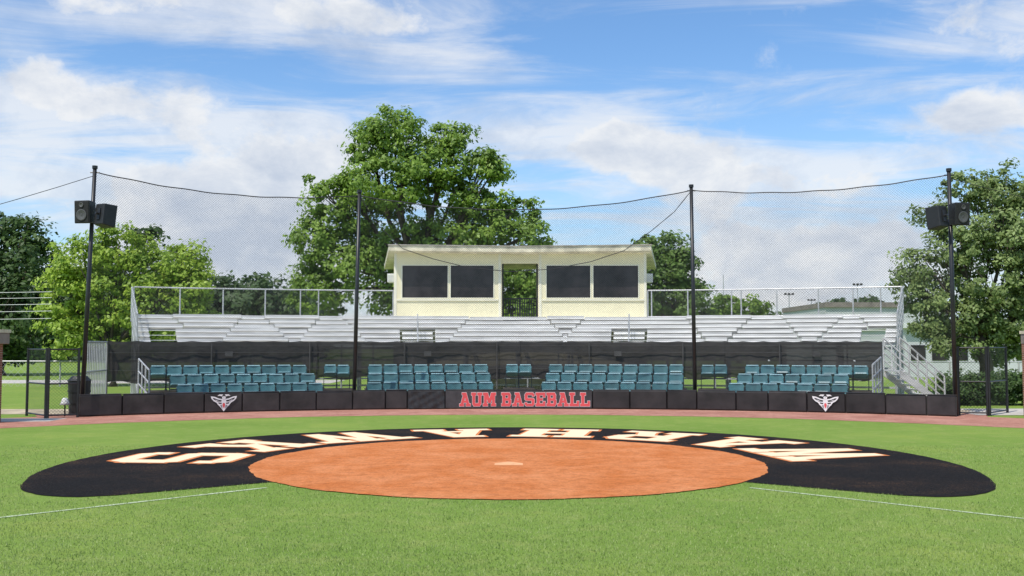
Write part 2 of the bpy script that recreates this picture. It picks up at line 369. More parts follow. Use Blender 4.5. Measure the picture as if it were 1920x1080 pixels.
def emblem(uc):
    s0=ang(uc,WR,WC)*WR; mb=MB(); k=[0]
    def P(poly,mi):
        for sg in (1,-1):
            mb.add([wallmap(s0+sg*x*.35,.27+y*.235,.03+k[0]*.0005) for x,y in poly],[tuple(range(len(poly)))],mi); k[0]+=1
    # swept crown, brow wings, tapering beak
    P([(0,.42),(.35,.5),(.7,.72),(1,.78),(.95,.5),(.78,.22),(.55,.02),(0,.0)],0)
    P([(0,.0),(.55,.02),(.44,-.22),(.3,-.42),(.14,-.72),(0,-1)],0)
    P([(.16,.3),(.42,.38),(.7,.55),(.86,.6),(.78,.42),(.5,.16),(.2,.14)],3)
    P([(.34,.22),(.52,.3),(.68,.42),(.56,.24)],0)
    P([(.14,.0),(.42,.06),(.4,-.08),(.2,-.14)],3)
    P([(.06,.98),(.36,.98),(.5,.8),(.3,.82),(.18,.74)],0)
    P([(.02,.8),(.14,.7),(.12,.42),(0,.42)],0)
    P([(0,.0),(.07,-.04),(.1,-.26),(.05,-.5),(0,-.62)],1)
    P([(.14,-.24),(.28,-.26),(.2,-.5),(.1,-.7)],2)
    attach(mb.make('emblem',[M['white'],M['red'],M['greyprint'],M['black']],label='white and grey winged emblem with pointed base on black pad'),wall)
emblem(422); emblem(1545)

# ------------------------------------------------------------------ poles and net
def wallpt(u,off=.35):
    a=ang(u,WR+off,WC); return Vector((WC[0]+(WR+off)*math.sin(a),WC[1]+(WR+off)*math.cos(a),0))
pb=[wallpt(157),wallpt(665),wallpt(1302),wallpt(1788)]
tops=[];us=[(178,315),(674,360),(1296,350),(1779,320)]
for p,(u,v) in zip(pb,us):
    Y=p.y; d=540-v; tops.append(Vector(((u-960)*Y/(1891.8-d*.0579),Y,Z(v,Y))))
for p,t in zip(pb,tops):
    e=empty('net_pole',(p.x,p.y,0),label='tall black steel pole holding up the backstop net',category='pole',group='backstop net poles')
    mb=MB(); mb.tube([p,t],.062,12,.05); attach(mb.make('shaft',M['blackpole'],smooth=True),e)
    mb=MB(); mb.tube([t-Vector((0,0,.02)),t+Vector((0,0,.06))],.07,12); mb.tube([t+Vector((-.12,0,-.12)),t+Vector((.12,0,-.12))],.018,6)
    attach(mb.make('cap',M['blackpole']),e)
def topcurve(i,s,sag): 
    q=tops[i].lerp(tops[i+1],s).copy(); q.z-=.1+sag*4*s*(1-s)+.01*math.sin(s*34); return q
sags=[.3,.5,.24]
for i in range(3):
    A0,A1=[math.asin((p.x-WC[0])/(WR+.35)) for p in (pb[i],pb[i+1])]
    def P(s,t,i=i,A0=A0,A1=A1):
        a=A0+(A1-A0)*s; B=Vector((WC[0]+(WR+.3)*math.sin(a),WC[1]+(WR+.3)*math.cos(a),WH-.05))
        T=topcurve(i,s,sags[i]); q=B.lerp(T,t)
        q.y+=.16*math.sin(math.pi*s)*math.sin(math.pi*t)+.03*math.sin(s*23+t*9)
        q.x+=.03*math.sin(t*17+s*11); q.z+=.05*math.sin(s*31)*t*(1-t)
        return q
    Ln=(tops[i+1]-tops[i]).length; mb=MB(); ns=int(Ln/.034); ntt=int(5.85/.034)
    lattice(mb,P,ns,ntt,.0036)
    nobj=mb.make('backstop_net',M['net'],label='sagging black diamond mesh net strung between tall poles',category='net',group='backstop net panels')
    mb=MB(); mb.tube([topcurve(i,s/40,sags[i]) for s in range(41)],.015,5); mb.make('top_cable',M['blackpole'],parent=nobj)
mb=MB(); pts=[]
prof=[(0,0),(.06,.9),(.13,1.55),(.22,1.85),(.32,2.1),(.45,2.25),(.58,2.2),(.7,2.0),(.8,1.7),(.88,1.15),(.95,.6),(1,0)]
for s,d in prof:
    q=tops[1].lerp(tops[2],s); q.z-=.12+d; q.y+=.5*math.sin(math.pi*s); pts.append(q)
pp=[]
for k in range(len(pts)-1):
    for j in range(4): pp.append(pts[k].lerp(pts[k+1],j/4))
pp.append(pts[-1]); mb.tube(pp,.011,5)
mb.make('slack_rope',M['net'],label='slack dark rope drooping between two net poles',category='rope')
for t,e in ((tops[0],(-22,24,3.2)),(tops[3],(24,25,3.6))):
    mb=MB(); e=Vector(e); pts=[]
    for k in range(13):
        q=t.lerp(e,k/12); q.z-=.2+.25*4*(k/12)*(1-k/12); pts.append(q)
    mb.tube(pts,.009,5); mb.make('guy_wire',M['blackpole'],label='thin dark guy wire running from a net pole',category='wire')
def speaker(pos,rotz,tilt,lab):
    e=empty('loudspeaker',pos,label=lab,category='loudspeaker',group='loudspeakers on the net poles')
    e.rotation_euler=(tilt,0,rotz)
    w,d,h=.225,.19,.3
    mb=MB()
    mb.hexa([(-w,-d,-h),(w,-d,-h),(w*.7,d,-h*.92),(-w*.7,d,-h*.92),(-w,-d,h),(w,-d,h),(w*.7,d,h*.92),(-w*.7,d,h*.92)])
    bevel(mb.make('cabinet',M['black'],parent=e),.02)
    mb=MB(); mb.box(-w*.88,w*.88,-d-.012,-d+.002,-h*.92,h*.92); bevel(mb.make('grille',M['grille'],parent=e),.01)
    for z,r in ((-.08,.15),(.18,.065)):
        mb=MB(); n=24; vs=[];fs=[]
        for k in range(n):
            a=2*math.pi*k/n
            vs+=[(r*math.cos(a),-d-.03,z+r*math.sin(a)),(r*.85*math.cos(a),-d-.034,z+r*.85*math.sin(a)),(r*.3*math.cos(a),-d-.016,z+r*.3*math.sin(a)),(0,-d-.02,z)]
        for k in range(n):
            o=4*k;p=4*((k+1)%n)
            for q in range(3): fs.append((o+q,p+q,p+q+1,o+q+1))
        mb.add(vs,fs); mb.make('cone',M['cone'],parent=e)
    mb=MB(); mb.tube([(0,d*.8,0),(0,d+.12,0)],.03,8); mb.box(-.05,.05,d,d+.03,-.15,.15); mb.make('bracket',M['blackpole'],parent=e)
for (u,v),rz,tl,i in (((157,398),math.radians(-12),.06,0),((192,404),math.radians(155),.12,0),((1801,402),math.radians(14),.06,3),((1763,408),math.radians(-155),.12,3)):
    Y=pb[i].y-.12
    speaker((X(u,Y),Y,Z(v,Y)),rz,tl,'black loudspeaker cabinet bracketed high on a net pole')

# ------------------------------------------------------------------ bleachers
BC=(0,4.0)
aL=ang(250,34.6,BC); aR=ang(1690,34.6,BC)
bl=empty('bleacher_stand',(0,36,0),label='curved silver aluminium bleachers with rows of bench planks',category='bleachers')
aisles=[(ang(750,32,BC),ang(815,32,BC)),(ang(1147,32,BC),ang(1213,32,BC)),(aL+.012,aL+.038),(aR-.035,aR-.012)]
nr=6; rw=random.Random(4)
def cuts(s,e,top):
    segs=[(s,e)]
    if top: return segs
    for (p,q) in aisles:
        ns_=[]
        for (s_,e_) in segs:
            if q<=s_ or p>=e_: ns_.append((s_,e_)); continue
            if s_<p: ns_.append((s_,p))
            if e_>q: ns_.append((q,e_))
        segs=ns_
    return segs
jo=[ang(u,32,BC) for u in (345,440,515,585,660,865,1040,1080,1300,1390,1480,1560,1625)]
for i in range(nr):
    r=30.2+.7*i; z=2.03+.168*i
    for s,e in cuts(aL,aR,i>=3):
        if e-s<.002: continue
        js=[s]+[j+(i-3)*.0045*(1 if n_%2 else -1) for n_,j in enumerate(jo) if s+.012<j<e-.012]+[e]
        for k in range(len(js)-1):
            p,q=js[k],js[k+1]; dz=.03*(1 if (k%2) else -1)*(.6 if s==aL else 1)+rw.uniform(-.008,.008)
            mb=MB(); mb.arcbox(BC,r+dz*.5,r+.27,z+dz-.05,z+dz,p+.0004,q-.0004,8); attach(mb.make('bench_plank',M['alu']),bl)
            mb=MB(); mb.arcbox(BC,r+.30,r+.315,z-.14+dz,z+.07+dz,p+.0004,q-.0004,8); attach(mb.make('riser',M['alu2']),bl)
    mb=MB(); mb.arcbox(BC,r-.36,r+.28,z-.19,z-.175,aL,aR,50); attach(mb.make('footboard',M['alu']),bl)
for n_,(p,q) in enumerate(aisles[:2]):
    for i in range(3):
        mb=MB(); r=30.1+.7*i; z=1.95+.168*i; w=(q-p)
        mb.arcbox(BC,r+.1,r+.4,z-.05,z+.03,p+w*.06,q-w*.06,3)
        attach(mb.make('step',M['alu']),bl)
    am=p+(q-p)*.5
    mb=MB()
    for r in (30.4,31.6):
        x,y=BC[0]+r*math.sin(am),BC[1]+r*math.cos(am); zz=1.9+(r-30.4)*.24
        mb.tube([(x,y,zz-.3),(x,y,zz+.75)],.022,6)
    x0,y0=BC[0]+30.4*math.sin(am),BC[1]+30.4*math.cos(am); x1,y1=BC[0]+31.6*math.sin(am),BC[1]+31.6*math.cos(am)
    mb.tube([(x0,y0,2.65),(x1,y1,2.94)],.022,6); mb.tube([(x0,y0,2.3),(x1,y1,2.59)],.018,6)
    attach(mb.make('aisle_handrail',M['steel']),bl)
mb=MB(); mb.arcbox(BC,34.3,35.5,2.82,2.87,aL,aR,40); attach(mb.make('walkway',M['alu']),bl)
mb=MB()
for k in range(15):
    a=aL+(aR-aL)*k/14
    def pt(r,z): return (BC[0]+r*math.sin(a),BC[1]+r*math.cos(a),z)
    for r,z in ((30.0,1.8),(31.6,2.15),(33.2,2.54),(34.8,2.8)): mb.tube([pt(r,0),pt(r,z)],.035,6)
    mb.tube([pt(30,1.72),pt(34.8,2.72)],.04,6); mb.tube([pt(30,.2),pt(34.8,2.55)],.03,6); mb.tube([pt(30,.15),pt(34.8,.15)],.03,6)
mb.arcbox(BC,30.0,30.06,1.1,1.16,aL,aR,40); mb.arcbox(BC,30.0,30.06,1.72,1.8,aL,aR,40); mb.arcbox(BC,30.0,30.06,.5,.56,aL,aR,40)
attach(mb.make('support_frame',M['steel']),bl)
def guard(u0,u1,posts):
    a0,a1=ang(u0,34.6,BC),ang(u1,34.6,BC); mb=MB()
    z0,z1=2.93,3.93
    def pt(a,z): return (BC[0]+34.6*math.sin(a),BC[1]+34.6*math.cos(a),z)
    for z in (z0,z1): mb.tube([pt(a0+(a1-a0)*i/12,z) for i in range(13)],.028,6)
    for u in posts:
        a=ang(u,34.6,BC); mb.tube([pt(a,2.7),pt(a,z1)],.026,6)
    attach(mb.make('guard_rail',M['steel']),bl)
    mb=MB(); Ln=abs(a1-a0)*34.6
    lattice(mb,lambda s,t:pt(a0+(a1-a0)*s,z0+(z1-z0)*t),int(Ln/.05),20,.0055)
    attach(mb.make('chain_link',M['darksteel']),bl)
guard(250,738,[250,337,418,497,563,597,665,737])
guard(1215,1692,[1215,1222,1290,1372,1390,1457,1535,1600,1652,1691])
for a,sg in ((aL,-1),(aR,1)):
    mb=MB()
    def pt(r,z): return (BC[0]+r*math.sin(a+sg*.002),BC[1]+r*math.cos(a+sg*.002),z)
    for k in range(7):
        r=30.1+4.5*k/6; zb=1.9+1.0*k/6; mb.tube([pt(r,zb-.2),pt(r,zb+1.03 if k>0 else zb+.9)],.022,6)
    for h in (.25,.6,1.03): mb.tube([pt(30.1,1.9+h-.1),pt(34.6,2.9+h)],.022,6)
    attach(mb.make('end_rail',M['steel']),bl)

# ------------------------------------------------------------------ windscreen fence
fR=29.5
f0=ang(203,fR,BC); f1=ang(1652,fR,BC)
fe=empty('windscreen_fence',(0,33.5,0),label='long black mesh windscreen on a post fence below the bleachers',category='fence')
mb=MB(); n=24
for k in range(n+1):
    a=f0+(f1-f0)*k/n; x,y=BC[0]+(fR+.07)*math.sin(a),BC[1]+(fR+.07)*math.cos(a); mb.tube([(x,y,0),(x,y,1.94)],.028,6)
for z in (.75,1.35,1.88): mb.arcbox(BC,fR+.045,fR+.09,z,z+.045,f0,f1,60)
attach(mb.make('frame',M['steel']),fe)
ed=[203,595,975,1357,1652]
for k in range(4):
    a0,a1=ang(ed[k]-(1 if k else 0),fR,BC),ang(ed[k+1]+1,fR,BC); mb=MB(); vs=[]; ns=110; nz=8
    lo=.72 if k in(0,) else .78
    for i in range(ns+1):
        a=a0+(a1-a0)*i/ns
        for j in range(nz+1):
            t=j/nz; top=1.99-.03*abs(math.sin(i*.22)); bot=lo+(.05*math.sin(i*.31)); 
            r=fR+.006*k+.018*math.sin(i*.75+j*.6)*(1-t)+.02*math.sin(i*.21+j*.3)
            vs.append((BC[0]+r*math.sin(a),BC[1]+r*math.cos(a),bot+(top-bot)*t))
    mb.add(vs,[(i*(nz+1)+j,(i+1)*(nz+1)+j,(i+1)*(nz+1)+j+1,i*(nz+1)+j+1) for i in range(ns) for j in range(nz)])
    attach(mb.make('windscreen',M['screen'],smooth=True),fe)
mb=MB()
for z in (1.08,1.62): mb.arcbox(BC,fR-.07,fR-.05,z,z+.016,f0,f1,60)
for k in range(0,49,6):
    a=f0+(f1-f0)*k/48
    x,y=BC[0]+(fR-.08)*math.sin(a),BC[1]+(fR-.08)*math.cos(a); mb.tube([(x,y,0),(x,y,1.97)],.02,6)
for u in (430,802,1158,1530):
    a=ang(u,fR,BC); mb.arcbox(BC,fR-.09,fR-.072,1.5,1.66,a-.004,a+.004,2)
attach(mb.make('front_rail',M['darksteel']),fe)

# ------------------------------------------------------------------ stadium seats
def panel(w,h,t,ch,curve,cu=6):
    mb=MB()
    rows=[(-h/2,w/2-ch),(-h/2+ch,w/2),(0,w/2),(h/2-ch,w/2),(h/2,w/2-ch)]
    vs=[]
    for side in (-t/2,t/2):
        for z,hw in rows:
            for i in range(cu+1):
                x=-hw+2*hw*i/cu; y=side-curve*(x/(w/2))**2
                vs.append((x,y,z))
    W=cu+1; K=len(rows)*W; fs=[]
    for s in range(2):
        for j in range(len(rows)-1):
            for i in range(cu):
                q=(s*K+j*W+i,s*K+j*W+i+1,s*K+(j+1)*W+i+1,s*K+(j+1)*W+i); fs.append(q if s==0 else q[::-1])
    loop=[i for i in range(W)]+[j*W+cu for j in range(1,5)]+[4*W+i for i in range(cu-1,-1,-1)]+[j*W for j in range(3,0,-1)]
    for a,b in zip(loop,loop[1:]+loop[:1]): fs.append((a,a+K,b+K,b) )
    mb.add(vs,fs); return mb
def seat_proto():
    e=empty('stadium_seat',(0,0,0))
    def xf(mb,ang_,off):
        R=Matrix.Rotation(ang_,4,'X'); mb.v=[tuple(R@Vector(p)+Vector(off)) for p in mb.v]; return mb
    bp=panel(.47,.27,.03,.04,.03)
    bp.box(-.2,.2,-.045,.03,.136,.165,1)  # top lip, coloured paler to carry the painted highlight
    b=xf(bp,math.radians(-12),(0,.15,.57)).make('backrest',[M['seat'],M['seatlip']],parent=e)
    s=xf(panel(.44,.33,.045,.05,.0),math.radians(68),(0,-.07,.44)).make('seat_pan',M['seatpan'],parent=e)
    mb=MB()
    for sx in (-.24,.24):
        mb.box(sx-.013,sx+.013,-.02,.04,0,.42); mb.box(sx-.013,sx+.013,.1,.17,.3,.62); mb.box(sx-.017,sx+.017,-.16,.18,.545,.57); mb.box(sx-.03,sx+.03,-.12,.12,0,.02)
        mb.box(sx-.012,sx+.012,-.1,.1,.36,.42)
    mb.box(-.22,.22,-.01,.02,.30,.33)
    f=mb.make('seat_frame',M['seatframe'],parent=e)
    return e,[b,s,f]
proto,pparts=seat_proto(); first=True
rowsR=[28.5,27.6,26.7]; rowsZ=[.5,.25,0]
blocks=[([(283,577,10)],[(320,593,9)],[(333,608,9)]),
        ([(608,657,2)],[],[]),([(690,916,8)],[(690,921,8)],[(688,926,8)]),
        ([(948,997,2)],[],[]),([(1028,1281,9)],[(1022,1281,9)],[(1014,1280,9)]),
        ([(1313,1363,2)],[],[]),([(1395,1627,8)],[(1380,1590,7)],[(1363,1588,7)])]
for blk in blocks:
    for ri,row in enumerate(blk):
        for (u0,u1,n) in row:
            R=rowsR[ri]; a0,a1=ang(u0,R,BC),ang(u1,R,BC)
            for k in range(n):
                a=a0+(a1-a0)*(k+.5)/n
                loc=(BC[0]+R*math.sin(a),BC[1]+R*math.cos(a),rowsZ[ri]+random.uniform(-.006,.006))
                if first: o=proto; first=False
                else:
                    o=proto.copy(); COL.objects.link(o)
                    for p in pparts:
                        c=p.copy(); c.parent=o; COL.objects.link(c)
                        if c.name.startswith('seat_pan'): c.rotation_euler=(random.uniform(-.15,.1),0,0)
                o.location=loc; o.rotation_euler=(0,0,-a+random.uniform(-.04,.04)); s=(a1-a0)*R/n/.5; o.scale=(s,1,1)
                o['label']='faded teal blue folding plastic seat in a tiered row'; o['category']='seat'; o['group']='teal folding seats behind the wall'
            if rowsZ[ri]>0:
                mb=MB(); z=rowsZ[ri]; mb.arcbox(BC,R-.42,R+.45,z-.05,z-.008,a0-.003,a1+.003,8)
                mb.arcbox(BC,R-.40,R-.37,max(0,z-.25),z-.052,a0-.003,a1+.003,8)
                for k in range(4):
                    a=a0+(a1-a0)*k/3
                    for rr in (R-.3,R+.35):
                        x,y=BC[0]+rr*math.sin(a),BC[1]+rr*math.cos(a); mb.box(x-.04,x+.04,y-.04,y+.04,0,z-.05)
                mb.make('seating_deck',M['deck'],label='low weathered timber deck carrying a row of seats',category='deck',group='decks under the teal seats')

# ------------------------------------------------------------------ press box
PY=38.9; PD=42.3
pbx=empty('press_box',(.3,40.5,0),label='cream press box with dark windows on top of the bleachers',category='building')
def px(u): return X(u,PY)
def pz(v): return Z(v,PY)
mb=MB()
xl,xr=px(738),px(1213); T=.12; zb,zt=0,5.42
wins=[(753,840),(844,926),(1024,1108),(1112,1198)]; zw0,zw1=pz(559),pz(497)
d0,d1=px(941),px(1009); zd=pz(494)
def fw(x0,x1,z0,z1): mb.box(x0,x1,PY,PY+T,z0,z1)
fw(xl,xr,0,2.86)
for (A,B,ws) in ((xl,d0,wins[:2]),(d1,xr,wins[2:])):
    fw(A,B,2.86,zw0); fw(A,B,zw1,zt)
    fw(A,px(ws[0][0]),zw0,zw1); fw(px(ws[1][1]),B,zw0,zw1); fw(px(ws[0][1]),px(ws[1][0]),zw0,zw1)
fw(d0,d1,zd,zt)
for x0,x1,sg in ((xl,xl-.35,1),(xr,xr+.35,-1)):
    mb.hexa([(x0,PY+T,0),(x0+sg*T,PY+T,0),(x1+sg*T,PD,0),(x1,PD,0),(x0,PY+T,zt),(x0+sg*T,PY+T,zt),(x1+sg*T,PD,5.1),(x1,PD,5.1)])
mb.box(xl-.35,d0-.1,PD+.001,PD+T,0,5.08); mb.box(d1+.1,xr+.35,PD+.001,PD+T,0,5.08)
mb.box(d0-.08,d0,PY+T,PD,0,5.08); mb.box(d1,d1+.08,PY+T,PD,0,5.08)
attach(mb.make('wall',M['cream']),pbx)
mb=MB(); mb.box(d0,d1,PY,PD+.1,2.78,2.86); attach(mb.make('floor',M['deck']),pbx)
mb=MB(); ax,bx=X(728,38.3),X(1222,38.3); cx_,dx=X(720,43),X(1231,43)
mid=(ax+bx)/2
for (xa,xb,xc,xd,za,zb_) in ((ax,mid,mid,cx_,5.66,5.60),(mid,bx,dx,mid,5.60,5.66)):
    t=.2; zr=5.3
    mb.hexa([(xa,38.3,za-t),(xb,38.3,zb_-t),(xc,43,zr-t),(xd,43,zr-t),(xa,38.3,za),(xb,38.3,zb_),(xc,43,zr),(xd,43,zr)])
attach(mb.make('roof',M['fascia']),pbx)
mb=MB()
for (xa,xb,za,zb_) in ((ax-.03,mid,5.665,5.605),(mid,bx+.03,5.605,5.665)):
    mb.hexa([(xa,38.26,za),(xb,38.26,zb_),(xb,43.1,5.31),(xa-.3 if xa<0 else xa,43.1,5.31),(xa,38.26,za+.035),(xb,38.26,zb_+.035),(xb,43.1,5.345),(xa-.3 if xa<0 else xa,43.1,5.345)])
attach(mb.make('roof_edge',M['shingle']),pbx)
for u0,u1 in wins:
    x0,x1=px(u0),px(u1); g=MB(); g.box(x0+.01,x1-.01,PY+.06,PY+.075,zw0+.01,zw1-.01)
    w=attach(g.make('window',M['glass']),pbx)
    f=MB(); t=.018
    f.box(x0-.02,x1+.02,PY-.02,PY+.05,zw0-.02,zw0+t); f.box(x0-.02,x1+.02,PY-.02,PY+.05,zw1-t,zw1+.02)
    f.box(x0-.02,x0+t,PY-.02,PY+.05,zw0+t,zw1-t); f.box(x1-t,x1+.02,PY-.02,PY+.05,zw0+t,zw1-t)
    ff=f.make('window_frame',M['trim'],parent=w); ff.matrix_parent_inverse=Matrix()
mb=MB()
for u in (741,937,1013,1210): mb.box(px(u)-.05,px(u)+.05,PY-.022,PY-.002,2.86,zt)
for a,b in ((px(741)+.06,px(937)-.06),(px(1013)+.06,px(1210)-.06)): mb.box(a,b,PY-.05,PY-.002,zw0-.1,zw0-.04)
attach(mb.make('trim',M['trim']),pbx)
mb=MB(); zg0,zg1=2.9,pz(560)
for k in range(15):
    x=d0+.06+(d1-d0-.12)*k/14; mb.box(x-.018,x+.018,PY+.5,PY+.53,zg0,zg1)
mb.box(d0+.02,d1-.02,PY+.49,PY+.54,zg1,zg1+.05); mb.box(d0+.02,d1-.02,PY+.49,PY+.54,zg0-.03,zg0+.02)
mb.box((d0+d1)/2-.035,(d0+d1)/2+.035,PY+.48,PY+.55,zg0,zg1+.08)
for k in range(3): mb.box(d0+.02,d1-.02,PY+.495,PY+.535,zg0+.18+k*.2,zg0+.2+k*.2)
mb.box(d0+.002,d0+.06,PY+.1,PY+.2,2.87,zd-.01); mb.box(d1-.06,d1-.002,PY+.1,PY+.2,2.87,zd-.01)
attach(mb.make('gate',M['black']),pbx)
for sg,xx,vv in ((-1,xl-.12,522),(1,xr+.12,522)):
    yy=PY+1.0; z=Z(vv,yy); mb=MB(); mb.box(xx-.22 if sg<0 else xx-.1,xx+.1 if sg<0 else xx+.22,yy-.3,yy+.3,z-.17,z+.17)
    for k in range(6): mb.box(xx+(-.2 if sg<0 else -.08),xx+(.08 if sg<0 else .2),yy-.315,yy-.301,z-.14+k*.05,z-.12+k*.05)
    attach(bevel(mb.make('air_conditioner',M['whitepaint']),.01),pbx)
mb=MB(); mb.box(px(944),px(1006),PY-1.5,PY-1.47,2.7,2.79); attach(mb.make('kick_board',M['black']),pbx)

# ------------------------------------------------------------------ side stairs
def stair(xa,xb,ya,yb,ztop,lab):
    e=empty('access_stairs',(xa,ya,0),label=lab,category='stairs'); n=8
    for k in range(n):
        mb=MB(); t0=k/n; x0=xb+(xa-xb)*t0; x1=xb+(xa-xb)*(t0+.9/n); z=ztop*(k+1)/n
        mb.box(min(x0,x1),max(x0,x1),ya+.03,yb-.03,z-.04,z); attach(mb.make('tread',M['alu']),e)
    for y in (ya,yb):
        mb=MB(); mb.hexa([(xb,y-.02,0),(xb,y+.02,0),(xa,y+.02,ztop-.2),(xa,y-.02,ztop-.2),(xb,y-.02,.2),(xb,y+.02,.2),(xa,y+.02,ztop+.02),(xa,y-.02,ztop+.02)])
        attach(mb.make('stringer',M['alu2']),e)
        mb=MB()
        for k in range(6):
            t=k/5; x=xb+(xa-xb)*t; z=ztop*t; mb.tube([(x,y,z),(x,y,z+.95)],.024,6)
        for h in (.3,.52,.74,.95): mb.tube([(xb,y,h),(xa,y,ztop+h)],.024,6)
        attach(mb.make('handrail',M['alu2']),e)
stair(X(1655,30.5),X(1768,29.2),29.2,30.5,1.12,'silver aluminium stairs with rails leading up to the bleachers')
e=empty('side_railing',(-12.3,29.5,0),label='grey galvanised guard railing with upright bars beside the seats',category='railing')
mb=MB(); p0=Vector((X(160,28.2),28.2,0)); p1=Vector((X(203,30.8),30.8,0))
for k in range(15):
    q=p0.lerp(p1,k/14); mb.tube([(q.x,q.y,0),(q.x,q.y,1.93)],.016,6)
for z in (.3,1.1,1.95): mb.tube([(p0.x,p0.y,z),(p1.x,p1.y,z)],.026,6)
attach(mb.make('bars',M['steel']),e)
e=empty('seat_railing',(-10.9,29,0),label='grey metal railing panel at the end of the seats',category='railing')
mb=MB(); p0=Vector((X(262,28.9),28.9,0)); p1=Vector((X(282,28.0),28.0,0))
for k in range(4):
    q=p0.lerp(p1,k/3); mb.tube([(q.x,q.y,0),(q.x,q.y,1.46-.3*k/3)],.022,6)
for z in (0,.35,.7): mb.tube([(p0.x,p0.y,1.46-z),(p1.x,p1.y,1.16-z)],.022,6)
attach(mb.make('bars',M['steel']),e)
e=empty('seat_railing',(11,29,0),label='grey metal railing panel beside the aluminium stairs',category='railing')
mb=MB(); p0=Vector((X(1650,29.6),29.6,0)); p1=Vector((X(1634,28.3),28.3,0))
for k in range(4):
    q=p0.lerp(p1,k/3); mb.tube([(q.x,q.y,0),(q.x,q.y,1.5-.2*k/3)],.024,6)
for z in (0,.35,.7,1.0): mb.tube([(p0.x,p0.y,1.5-z),(p1.x,p1.y,1.3-z)],.024,6)
attach(mb.make('bars',M['steel']),e)

# ------------------------------------------------------------------ gates
def gate(p0,p1,h,lab):
    e=empty('chain_link_gate',((p0[0]+p1[0])/2,(p0[1]+p1[1])/2,0),label=lab,category='gate')
    a=Vector((p0[0],p0[1],0)); b=Vector((p1[0],p1[1],0)); mb=MB(); up=Vector((0,0,1))
    for p in (a,b): mb.tube([p+up*0,p+up*(h+.04)],.036,8)
    for z in (.08,h*.5,h): mb.tube([a+up*z,b+up*z],.022,6)
    attach(mb.make('frame',M['blackpole']),e)
    mb=MB(); Ln=(b-a).length
    lattice(mb,lambda s,t:a.lerp(b,s)+up*(.08+(h-.08)*t),max(4,int(Ln/.04)),int(h/.04),.006)
    attach(mb.make('mesh',M['blackpole']),e)
gate((X(55,26.6),26.6),(X(90,25.6),25.6),1.74,'black chain link gate leaf standing open')
gate((X(94,25.6),25.6),(X(150,26.0),26.0),1.74,'black chain link gate beside the padded wall')
gate((X(1794,26.8),26.8),(X(1847,26.6),26.6),1.78,'black chain link gate beside the padded wall')
gate((X(1851,26.6),26.6),(X(1884,27.8),27.8),1.78,'black chain link gate leaf standing open')
def lowfence(x0,x1,y,h,lab):
    mb=MB(); n=int((x1-x0)/3)
    for k in range(n+1): mb.tube([(x0+(x1-x0)*k/n,y,0),(x0+(x1-x0)*k/n,y,h)],.035,6)
    mb.tube([(x0,y,h),(x1,y,h)],.03,6); lattice(mb,lambda s,t:(x0+(x1-x0)*s,y,h*t),int((x1-x0)/.15),int(h/.15),.009)
    mb.make('chain_link_fence',M['steel'],label=lab,category='fence')
lowfence(-40,-14,46,1.15,'low grey chain link fence on the grass')
lowfence(16,34,44,1.15,'low grey chain link fence near the white building')
e=empty('trash_can',(X(152,27.3),27.3,0),label='black ribbed trash can beside the net pole',category='trash can')
mb=MB(); c=Vector(e.location)
mb.tube([c,c+Vector((0,0,.9))],.25,20,.29); mb.tube([c+Vector((0,0,.3)),c+Vector((0,0,.33))],.29,20); mb.tube([c+Vector((0,0,.6)),c+Vector((0,0,.63))],.3,20)
attach(mb.make('bin',M['black']),e); mb=MB(); mb.tube([c+Vector((0,0,.9)),c+Vector((0,0,.95)),c+Vector((0,0,1.02))],.32,20,.2); attach(mb.make('lid',M['black']),e)
e=empty('field_lamp',(X(126,26.4),26.4,0),label='small white dome on a short black stand by the gate',category='lamp'); c=Vector(e.location)
mb=MB(); mb.tube([c,c+Vector((0,0,.35))],.02,8); attach(mb.make('stand',M['black']),e)
mb=MB(); mb.tube([c+Vector((0,0,.3)),c+Vector((0,0,.36)),c+Vector((0,0,.44)),c+Vector((0,0,.48))],.13,12,.05); attach(mb.make('dome',M['whitepaint'],smooth=True),e)

# ------------------------------------------------------------------ dugouts
def dugout(x0,x1,y0,y1,lab,r0=0,r1=0):
    e=empty('dugout',((x0+x1)/2,(y0+y1)/2,0),label=lab,category='dugout')
    mb=MB(); mb.box(x0,x1,y0,y1,0,1.87); attach(mb.make('wall',M['brick']),e)
    mb=MB(); mb.box(x0-r0,x1+r1,y0-.1,y1+.05,1.872,2.14); attach(bevel(mb.make('roof',M['roofslab']),.02),e)
    mb=MB(); mb.box(x0-r0-.02,x1+r1+.02,y0-.12,y1+.06,2.142,2.22); attach(mb.make('roof_cap',M['fascia']),e)
dugout(-14.5,X(7,24.4),24.0,24.4,'red brick dugout end with flat brown roof',0,.14)
dugout(X(1914,26.4),16,26,26.4,'red brick dugout end with flat roof',.0,0)

# ------------------------------------------------------------------ distant buildings and poles
e=empty('warehouse',(31,92,0),label='long pale grey flat-roofed building',category='building')
mb=MB(); mb.box(X(1548,90),X(1780,90),90,104,0,5.3); attach(mb.make('wall',M['farwhite']),e)
mb=MB(); mb.box(X(1546,90),X(1782,90),89.8,104.2,5.3,5.75); attach(mb.make('roof',M['roofslab']),e)
for k in range(6):
    mb=MB(); mb.box(30+k*1.4,30.9+k*1.4,89.9,89.99,2.5,3.8); attach(mb.make('window',M['glass']),e)
e=empty('school_building',(27,62,0),label='white building with a row of dark windows',category='building')
mb=MB(); mb.box(X(1695,60),X(2050,60),60,70,0,2.9); attach(mb.make('wall',M['farwhite']),e)
mb=MB(); mb.box(X(1690,60),X(2060,60),59.6,70.4,2.9,3.2); attach(mb.make('roof',M['whitepaint']),e)
for k in range(9):
    mb=MB(); x=X(1706,60)+k*1.25; mb.box(x,x+.85,59.93,59.98,1.0,1.9); attach(mb.make('window',M['glass']),e)
